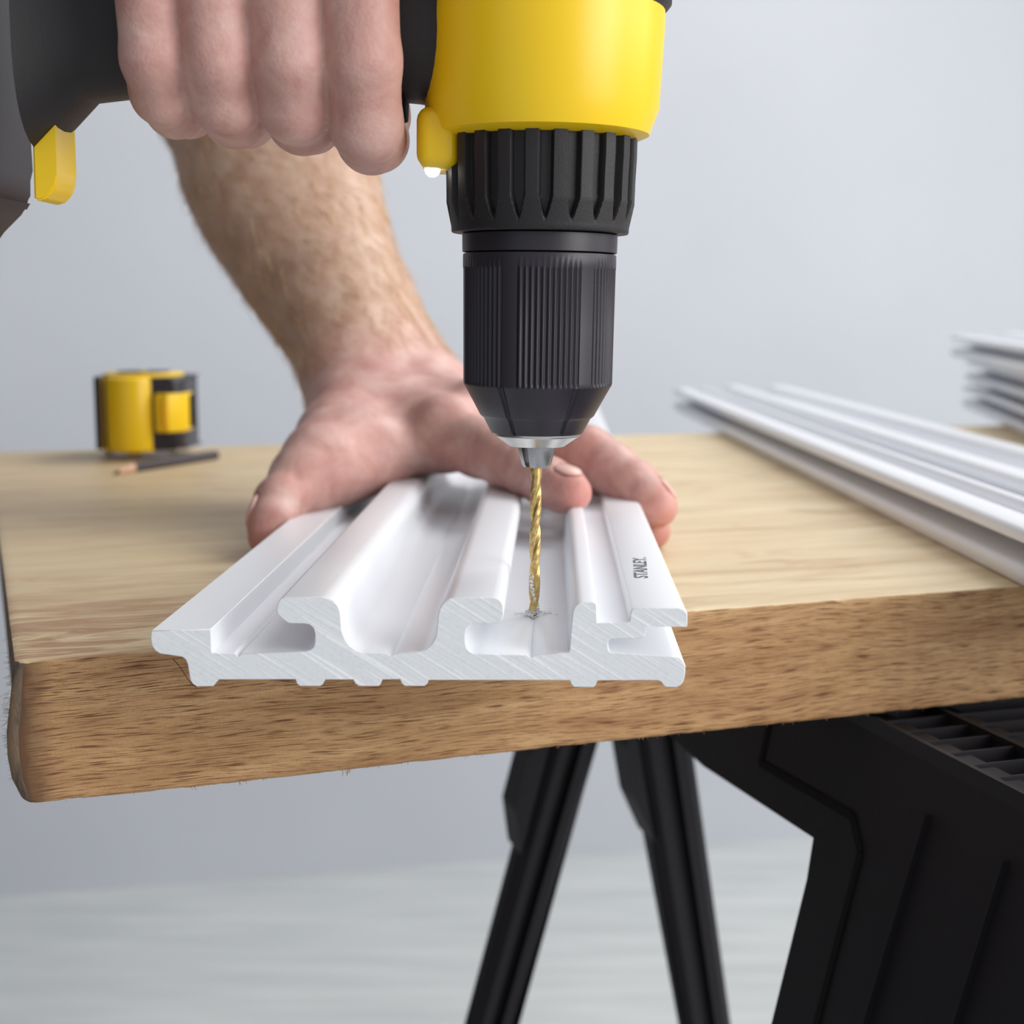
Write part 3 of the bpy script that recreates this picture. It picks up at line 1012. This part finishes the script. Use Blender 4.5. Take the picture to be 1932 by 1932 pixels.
CAMR, CAMU, CAMB = Vector((1, 0, 0)), Vector((0, math.sin(PITCH), math.cos(PITCH))), Vector((0, -math.cos(PITCH), math.sin(PITCH)))
def cdir(r, u, b): return CAMR * r + CAMU * u + CAMB * b
NAILS = []
def nail(fname, i0, i1, f, nrm, s):
    a, ra = FCH[fname][i0]; b, rb = FCH[fname][i1]
    a_, b_ = Vector(a.tolist()), Vector(b.tolist())
    t, sd, nn = nail_frame(None, b_ - a_, nrm)
    c = a_.lerp(b_, f) + nn * ((ra + (rb - ra) * f) * 0.90)
    NAILS.append((c, (t, sd, nn), s))


nail('index', 5, 6, 0.3, cdir(0.40, 0.62, 0.72), (6.4, 5.0, 1.7))
nail('middle', 5, 6, 0.35, cdir(0.9, 0.45, 0.15), (6.2, 5.2, 1.7))
nail('ring', 4, 5, 0.6, cdir(0.75, 0.5, 0.45), (5.6, 4.8, 1.5))
nail('thumb', 3, 4, 0.75, cdir(-0.95, 0.12, 0.25), (7.6, 6.2, 1.9))


def left_sdf(P):
    P = np.asarray(P, dtype=np.float32)
    arm = None
    for s in W:
        d = cone_sdf(P, *s); arm = d if arm is None else smin(arm, d, 0.016)
    pl = None
    for s in palm:
        d = cone_sdf(P, *s); pl = d if pl is None else smin(pl, d, 0.010)
    tb = None
    for s in thumb_b:
        d = cone_sdf(P, *s); tb = d if tb is None else smin(tb, d, 0.010)
    base = smin(smin(arm, pl, 0.016), tb, 0.012)
    out = None
    for kf, ch in FCH.items():
        f = None
        for (a, ra), (b, rb) in zip(ch, ch[1:]):
            d = cone_sdf(P, a, b, ra, rb); f = d if f is None else smin(f, d, 0.0025)
        d = smin(base, f, 0.010)
        out = d if out is None else smin(out, d, 0.0012)
    # knuckle bump and tendons on the back of the hand
    for px, py, dd, r in ((832, 784, 622, 6), (905, 752, 640, 7), (806, 722, 690, 10), (760, 770, 652, 6), (700, 752, 655, 5)):
        out = smin(out, cone_sdf(P, A3(at_d(px, py, dd * MM)), A3(at_d(px + 14, py + 3, dd * MM)), r * MM, r * MM), 0.012)
    # hollow between thumb and index metacarpals
    for (px, py, dd, r, k) in ((735, 826, 592, 8, .012), (812, 812, 588, 8, .012), (577, 958, 572, 2.0, .003), (560, 890, 572, 1.2, .003)):
        c = cone_sdf(P, A3(at_d(px, py, dd * MM)), A3(at_d(px + 20 * (r > 3), py + 4, dd * MM)), r * MM, r * MM)
        out = -smin(-out, c, k)
    for c, (t, sd, nn), s in NAILS:
        e = ell_sdf(P, A3(c), [list(t), list(sd), list(nn)], [(v + .3) * MM for v in s])
        out = -smin(-out, e, 0.0006)
    return out


v, q, g = polygonise(left_sdf, (-0.34, 0.46, -0.004), (0.09, 0.96, 0.40), 0.00125)
tipd = np.full(len(v), 1.0)
for kf, ch in FCH.items():
    tipd = np.minimum(tipd, np.sqrt(((v - (ch[-1][0] + ch[-1][0] - ch[-2][0]) ) ** 2).sum(1)))
wr = A3(at_d(720, 715, 0.69)); el = A3(at_d(553, 400, 0.74))
axd = (el - wr) / np.linalg.norm(el - wr)
s_arm = (v - wr) @ axd
red = np.clip(1 - (s_arm + 0.012) / 0.035, 0, 1) * 0.85
tipr = np.clip(1 - tipd / 0.017, 0, 1) ** 0.8
for px, py, dd, rad in ((850, 765, 605, 11), (1110, 850, 590, 13), (1195, 905, 578, 11), (960, 870, 580, 12), (560, 915, 578, 12)):
    c = A3(at_d(px, py, dd * MM))
    tipr = np.maximum(tipr, 0.35 * np.clip(1 - np.sqrt(((v - c) ** 2).sum(1)) / (rad * MM), 0, 1))
la = skin_mesh('left_arm', v - np.array([-0.25, 1.05, FZ]), q, red, tipr, person)


def build_nail(c, fr, s, parent):
    t, sd, nn = fr
    bm = bmesh.new()
    bmesh.ops.create_uvsphere(bm, u_segments=28, v_segments=18, radius=1.0)
    M = Matrix((( *(t * s[0] * MM),), ( *(sd * s[1] * MM),), ( *(nn * s[2] * MM),))).transposed().to_4x4()
    bmesh.ops.transform(bm, matrix=Matrix.Translation(c - Vector((-0.25, 1.05, FZ))) @ M, verts=bm.verts)
    return obj('fingernail', bm, M_NAIL.m, parent, smooth=True)


for c, fr, s in NAILS:
    build_nail(c, fr, s, la)

# fine arm hair
rnd = random.Random(5)
gn = g / np.maximum(np.linalg.norm(g, axis=1), 1e-6)[:, None]
cand = np.where((s_arm > 0.0) & (s_arm < 0.24) & (gn @ A3(CAMB) > -0.35))[0]
bm = bmesh.new()
for i in rnd.sample(list(cand), 2300):
    p = Vector((v[i] - np.array([-0.25, 1.05, FZ])).tolist()); nn = Vector(gn[i].tolist())
    tdir = Vector((-axd).tolist()); tdir = (tdir - nn * tdir.dot(nn)).normalized()
    sdv = nn.cross(tdir)
    tdir = (tdir + sdv * rnd.uniform(-.2, .9) + nn * rnd.uniform(.1, .45)).normalized()
    L = rnd.uniform(.007, .018)
    pts = []
    qv = p.copy(); dv = tdir.copy()
    for k in range(4):
        pts.append(qv.copy()); qv += dv * L / 3; dv = (dv - nn * 0.12 + sdv * rnd.uniform(-.15, .2)).normalized()
    add_tube(bm, pts, [.00011, .0001, .00008, .00003], 3, closed=False)
tag(obj('arm_hair', bm, M_HAIR.m, la), 'fine blond arm hair', kind='stuff')

# right hand wrapped round the drill handle
DR = Matrix.Translation(tip) @ Matrix.Rotation(math.radians(0.75), 4, 'Y')
def dl(x, y, z): return A3(DR @ Vector((x * MM, y * MM, z * MM)))
hz = (zl) / MM; hc = ZHc / MM
RF = []
for i, (x, r, dz) in enumerate(((-47.0, 9.2, 0), (-66, 9.4, 5), (-84.5, 9.0, 6.5), (-101, 8.0, 9))):
    b = hz + dz
    RF.append([(dl(x - 2, -23, hc + 30), (r + 2.4) * MM), (dl(x - 1, -29, hc + 12), (r + 1) * MM), (dl(x, -26, hc - 14), (r + .6) * MM), (dl(x, -18, b + r + 1.5), (r + .3) * MM), (dl(x, -4, b + r - .5), r * MM),
               (dl(x, 12, b + r + 1), (r - .4) * MM), (dl(x, 23, b + r + 9), (r - .8) * MM), (dl(x, 25, b + r + 21), (r - 1.4) * MM)])
RPALM = [(dl(-44, -20, hc + 34), dl(-60, -8, hc + 58), .013, .018), (dl(-64, -21, hc + 34), dl(-70, -6, hc + 60), .013, .020), (dl(-84, -20, hc + 34), dl(-80, -4, hc + 62), .013, .020), (dl(-101, -18, hc + 33), dl(-92, -4, hc + 60), .012, .018),
         (dl(-70, -4, hc + 60), dl(-80, 5, hc + 110), .024, .024), (dl(-60, 2, hc + 55), dl(-75, 8, hc + 110), .022, .024), (dl(-78, 6, hc + 110), dl(-90, 30, hc + 185), .028, .036), (dl(-60, 20, hc + 40), dl(-66, 8, hc + 70), .014, .018)]
RTH = [(dl(-52, 18, hc + 46), .0135), (dl(-42, 29, hc + 30), .0115), (dl(-44, 31, hc + 10), .0105), (dl(-54, 30, hc - 4), .0085)]


def right_sdf(P):
    P = np.asarray(P, dtype=np.float32)
    base = None
    for s in RPALM:
        d = cone_sdf(P, *s); base = d if base is None else smin(base, d, 0.012)
    out = None
    for ch in RF + [RTH]:
        f = None
        for (a, ra), (b, rb) in zip(ch, ch[1:]):
            d = cone_sdf(P, a, b, ra, rb); f = d if f is None else smin(f, d, 0.0025)
        d = smin(base, f, 0.006)
        out = d if out is None else smin(out, d, 0.0012)
    return out


v2, q2, g2 = polygonise(right_sdf, (-0.16, 0.34, 0.12), (0.01, 0.50, 0.42), 0.0014)
ra_ = skin_mesh('right_arm', v2 - np.array([-0.25, 1.05, FZ]), q2, np.full(len(v2), .8), np.full(len(v2), 0.05), person)

# ------------------------------------------------------------------ tape measure lying on its side
tb = at_z(262, 866); tb.z = 0
S = 1 / (F_PX / ((at_z(262, 866) - EYE).dot(ray(966, 966))))        # metres per pixel there
tape = empty('tape_measure', tb, math.radians(0))
tag(tape, 'yellow and black tape measure lying on its side behind the pencil', 'tape measure')
Z0, Z1 = 19 * S, 157 * S
def tx(px): return (px - 262) * S
def rounded_prism(name, poly, z0, z1, mat, bev=0.003, parent=tape, seg=3):
    bm = bmesh.new()
    prism(bm, poly, z0, z1)
    es = [e for e in bm.edges if abs(e.verts[0].co.z - e.verts[1].co.z) < 1e-6]
    if bev: bmesh.ops.bevel(bm, geom=es, offset=bev, segments=seg, profile=0.5, affect='EDGES')
    return obj(name, bm, mat, parent, angle=40)


def arc(cx, cy, rx, ry, a0, a1, n):
    return [(cx + rx * math.cos(math.radians(a0 + (a1 - a0) * k / n)), cy + ry * math.sin(math.radians(a0 + (a1 - a0) * k / n))) for k in range(n + 1)]


W_ = tx(352) - tx(178)
# plan: x right, y away. black rubber wraps the back and the left, yellow case in front
body = arc(tx(205), 0.012, tx(205) - tx(178), 0.022, 180, 270, 8) + [(tx(300), -0.010)] + arc(tx(334), 0.002, 0.006, 0.010, 270, 360, 5) + [(tx(346), 0.045)] + arc(tx(300), 0.045, 0.016, 0.016, 0, 90, 5) + arc(tx(212), 0.040, 0.012, 0.02, 90, 180, 5)
rounded_prism('rubber_case', body, Z0, Z1 - 3 * S, M_BLACK.m, 0.004)
yb = [(tx(203), 0.01), (tx(205), -0.011)] + arc(tx(255), -0.002, tx(303) - tx(255), 0.0165, 200, 340, 12) + [(tx(303), -0.008), (tx(304), 0.01)]
rounded_prism('yellow_shell', yb, Z0 - 3 * S, Z1 - 2 * S, M_YEL.m, 0.0025)
ins = [(tx(305), -0.0125), (tx(330), -0.0150), (tx(356), -0.006), (tx(359), 0.004), (tx(356), 0.016), (tx(305), 0.016)]
mo = rounded_prism('yellow_mouth_insert', ins, Z0 + 34 * S, Z1 - 32 * S, M_YEL.m, 0.0012)
bm = bmesh.new(); add_box(bm, (tx(324), -0.0150, (Z0 + Z1) / 2 + 1 * S), (0.002, 0.0012, 0.018), 0.0004, 1, Matrix.Rotation(-0.2, 4, 'Z'))
obj('slot', bm, M_YELT.m, mo)
bm = bmesh.new(); add_box(bm, (tx(360), 0.008, (Z0 + Z1) / 2 + 2 * S), (0.002, 0.010, 0.021), 0.0006, 2)
obj('end_hook', bm, M_DARK.m, tape, angle=40)
disc = arc(tx(262), 0.020, 75 * S, 0.027, 0, 350, 28)
rounded_prism('side_cover', disc, Z1 - 6 * S, Z1 + 3.5 * S, M_YEL.m, 0.0012)
disc = arc(tx(262), 0.020, 50 * S, 0.018, 0, 350, 24)
rounded_prism('side_label', disc, Z1 + 3 * S, Z1 + 6 * S, M_BLACK.m, 0.0004)
disc = arc(tx(266), 0.014, 8 * S, 0.004, 0, 340, 12)
rounded_prism('screw_boss', disc, Z1 + 5 * S, Z1 + 8 * S, M_YEL.m, 0.0005)
disc = arc(tx(245), 0.014, 11 * S, 0.006, 0, 340, 12)
rounded_prism('clip_boss', disc, 0.0012, Z0, M_YELT.m, 0.0005)
bm = bmesh.new()
cl = [(tx(192), .008, Z0 + .002), (tx(189), .006, .006), (tx(193), .005, .0022), (tx(206), .004, .0012), (tx(260), .004, .0011), (tx(312), .004, .0016), (tx(318), .004, .004)]
prev = None
for p in cl:
    row = [bm.verts.new((p[0], p[1] + dy, p[2] + dz)) for dy, dz in ((0, -.0004), (.018, -.0004), (.018, .0005), (0, .0005))]
    if prev:
        for k in range(4): bm.faces.new((prev[k], prev[(k + 1) % 4], row[(k + 1) % 4], row[k]))
    else: bm.faces.new(row)
    prev = row
bm.faces.new(prev[::-1])
obj('belt_clip', bm, M_STEEL.m, tape, angle=50)

# ------------------------------------------------------------------ pencil
pr0, pr1 = at_z(214, 897), at_z(409, 866)
pr0.z = pr1.z = 0
Lp = (pr1 - pr0).length
ax = (pr1 - pr0).normalized()
pen = empty('pencil', pr0, math.atan2(ax.y, ax.x))
tag(pen, 'short dark grey pencil with sharpened pale tip in front of the tape measure', 'pencil')
RPn = 0.0031
bm = bmesh.new()
hexr = lambda x, r: [(x, r * math.cos(math.radians(30 + 60 * k)), RPn * .87 + r * math.sin(math.radians(30 + 60 * k))) for k in range(6)]
A = [bm.verts.new(p) for p in hexr(0.0175, RPn)]; B = [bm.verts.new(p) for p in hexr(Lp - .0008, RPn)]; Cc = [bm.verts.new(p) for p in hexr(Lp, RPn * .7)]
for P_, Q_ in ((A, B), (B, Cc)):
    for k in range(6): bm.faces.new((P_[k], P_[(k + 1) % 6], Q_[(k + 1) % 6], Q_[k]))
bm.faces.new(A[::-1]); bm.faces.new(Cc)
obj('barrel', bm, M_PENCIL.m, pen)
zt_ = RPn * .87
bm = bmesh.new(); add_tube(bm, [(0.0176, 0, zt_), (0.0045, 0, zt_ * .62)], [RPn * .93, .0011], 16)
obj('sharpened_cone', bm, M_PWOOD.m, pen, angle=40)
bm = bmesh.new(); add_tube(bm, [(0.0046, 0, zt_ * .62), (0.0, 0, .0006)], [.0010, .00025], 12)
obj('lead', bm, M_DARK.m, pen, angle=40)

# ------------------------------------------------------------------ folding sawhorse under the worktop
ZT = -TH - 0.0012
e1, e2 = at_z(1668, 1365, ZT), at_z(1932, 1500, ZT)      # upper left edge of its beam
av = (e2 - e1).normalized(); lv_ = Vector((-av.y, av.x, 0))
A0 = e1 - av * 0.285
HF = ZT - FZ
hofs = Vector((A0.x, A0.y, FZ))
horse = empty('sawhorse', hofs)
tag(horse, 'black plastic folding sawhorse with ribbed top beam holding up the worktop', 'sawhorse')
WB = 0.040
WT = 0.095
TL, TR = 0.27, 0.18


def loc(side, s, h, d):
    """s along the beam, h below its top, d inwards from the outer face"""
    off, tn = (0.0, TL) if side < 0 else (WB, TR)
    return A0 + av * s + lv_ * (side * (tn * h - d) + (off if side > 0 else 0)) + Vector((0, 0, -h)) - hofs


def invL(px, py):
    nrm = (-lv_ + Vector((0, 0, 1)) * TL).normalized()
    r = ray(px, py)
    p = EYE + r * ((A0 - EYE).dot(nrm) / r.dot(nrm))
    return ((p - A0).dot(av), A0.z - p.z)


PTS = {k: invL(*k) for k in ((985, 1436), (950, 1612), (1128, 1425), (1070, 1612), (1260, 1410), (1318, 1446), (1525, 1582), (1531, 1612), (1427, 1440), (1430, 1400), (1600, 1540), (1615, 1610), (1385, 1400), (1880, 1500), (1850, 1605), (1668, 1365))}
g1, g2, g3 = PTS[(1318, 1446)], PTS[(1525, 1582)], PTS[(1531, 1612)]
SE = 0.60
gs = g2[0]


def leg(side, s0, s1, wd, poly_extra=None):
    bm = bmesh.new()
    lv = [(0.0, 0.0), (0.12, .0), (HF * .6, .0), (HF - .03, .0), (HF, .004)]
    rings = []
    for h, g_ in lv:
        k = h / HF
        a, b = s0 + 0.02 * k + g_, s1 - 0.03 * k - g_
        w2 = wd * (1 - .25 * k)
        c = 0.006
        pts = [(a + c, 0), (a, c), (a, w2 - c), (a + c, w2), (b - c, w2), (b, w2 - c), (b, w2 * .62), (b - .006, w2 * .58), (b - .006, w2 * .42), (b, w2 * .38), (b, c), (b - c, 0)]
        rings.append([bm.verts.new(loc(side, p, h, q)) for p, q in pts])
    n = len(rings[0])
    for p, q in zip(rings, rings[1:]):
        for k in range(n): bm.faces.new((p[k], p[(k + 1) % n], q[(k + 1) % n], q[k]))
    bm.faces.new(rings[0]); bm.faces.new(rings[-1][::-1])
    o = obj('leg', bm, M_HORSE.m, horse)
    bm = bmesh.new()      # latch block standing proud of the leg
    hb = [(0.075, .0), (0.095, .010), (0.125, .010), (0.15, .0)]
    A = [bm.verts.new(loc(side, (s0 + s1) / 2 - .014, h, -d if side < 0 else wd + d * .7 - .002)) for h, d in hb]
    B = [bm.verts.new(loc(side, (s0 + s1) / 2 + .010, h, -d if side < 0 else wd + d * .7 - .002)) for h, d in hb]
    for k in range(4): bm.faces.new((A[k], A[(k + 1) % 4], B[(k + 1) % 4], B[k]))
    bm.faces.new(A[::-1]); bm.faces.new(B)
    obj('latch_block', bm, M_HORSE.m, o)
    return o


for side in (-1, 1):
    leg(side, *((-0.024, 0.006, 0.031) if side < 0 else (-0.022, 0.012, 0.034)))
    leg(side, SE - 0.045, SE, 0.037)
    # panel between the legs, cut away below
    poly = [(0.0, 0.002), (SE - .002, 0.002), (SE - .02, HF * .55), (gs + .02, HF * .55), (gs + .003, g3[1] + .01), g2, g1, (0.02, max(.03, g1[1] - .01))]
    bm = bmesh.new()
    prism(bm, poly, 0.002, 0.012, lambda a, b, d: loc(side, a, b, d))
    bmesh.ops.triangulate(bm, faces=[f for f in bm.faces if len(f.verts) > 4])
    fr = obj('side_panel', bm, M_HORSE.m, horse)

    def strip(bm, pts, wd, hgt):
        for (a, b) in zip(pts, pts[1:]):
            dx, dy = b[0] - a[0], b[1] - a[1]; L_ = math.hypot(dx, dy); nx, ny = -dy / L_ * wd / 2, dx / L_ * wd / 2
            prism(bm, [(a[0] + nx, a[1] + ny), (b[0] + nx, b[1] + ny), (b[0] - nx, b[1] - ny), (a[0] - nx, a[1] - ny)], 0.0025, -hgt, lambda p, q, d: loc(side, p, q, d))
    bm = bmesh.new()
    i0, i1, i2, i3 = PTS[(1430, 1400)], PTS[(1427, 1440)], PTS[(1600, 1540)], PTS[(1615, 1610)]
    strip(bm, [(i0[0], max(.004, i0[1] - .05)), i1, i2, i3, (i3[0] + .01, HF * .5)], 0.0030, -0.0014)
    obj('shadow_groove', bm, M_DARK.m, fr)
    bm = bmesh.new()
    for k in range(3):
        sx = i2[0] + .04 + k * .04
        strip(bm, [(sx, .02), (sx - .01, HF * .5)], 0.0012, 0.0002)
    obj('faint_rib', bm, M_HORSE.m, fr)

# ribbed open top of the beam
def box_l(bm, s0, s1, l0, l1, h0, h1):
    vs = [bm.verts.new(A0 + av * a + lv_ * b + Vector((0, 0, -c)) - hofs) for a in (s0, s1) for b in (l0, l1) for c in (h0, h1)]
    for f in ((0, 1, 3, 2), (4, 6, 7, 5), (0, 4, 5, 1), (2, 3, 7, 6), (0, 2, 6, 4), (1, 5, 7, 3)): bm.faces.new([vs[i] for i in f])
bm = bmesh.new(); box_l(bm, 0.0, SE, .003, WT - .003, .014, .018)
obj('beam_floor', bm, M_DARK.m, horse)
for b in (0.0005, WT * .3, WT - .0025):
    bm = bmesh.new(); box_l(bm, 0.0, SE, b, b + .0018, 0.0, .014)
    obj('beam_rail', bm, M_HORSE.m, horse)
k = 0
while 0.004 + k * 0.0125 < SE:
    bm = bmesh.new(); box_l(bm, 0.004 + k * .0125, 0.0050 + k * .0125, .002, WT - .002, 0.0010, .014)
    obj('beam_rib', bm, M_HORSE.m, horse)
    k += 1
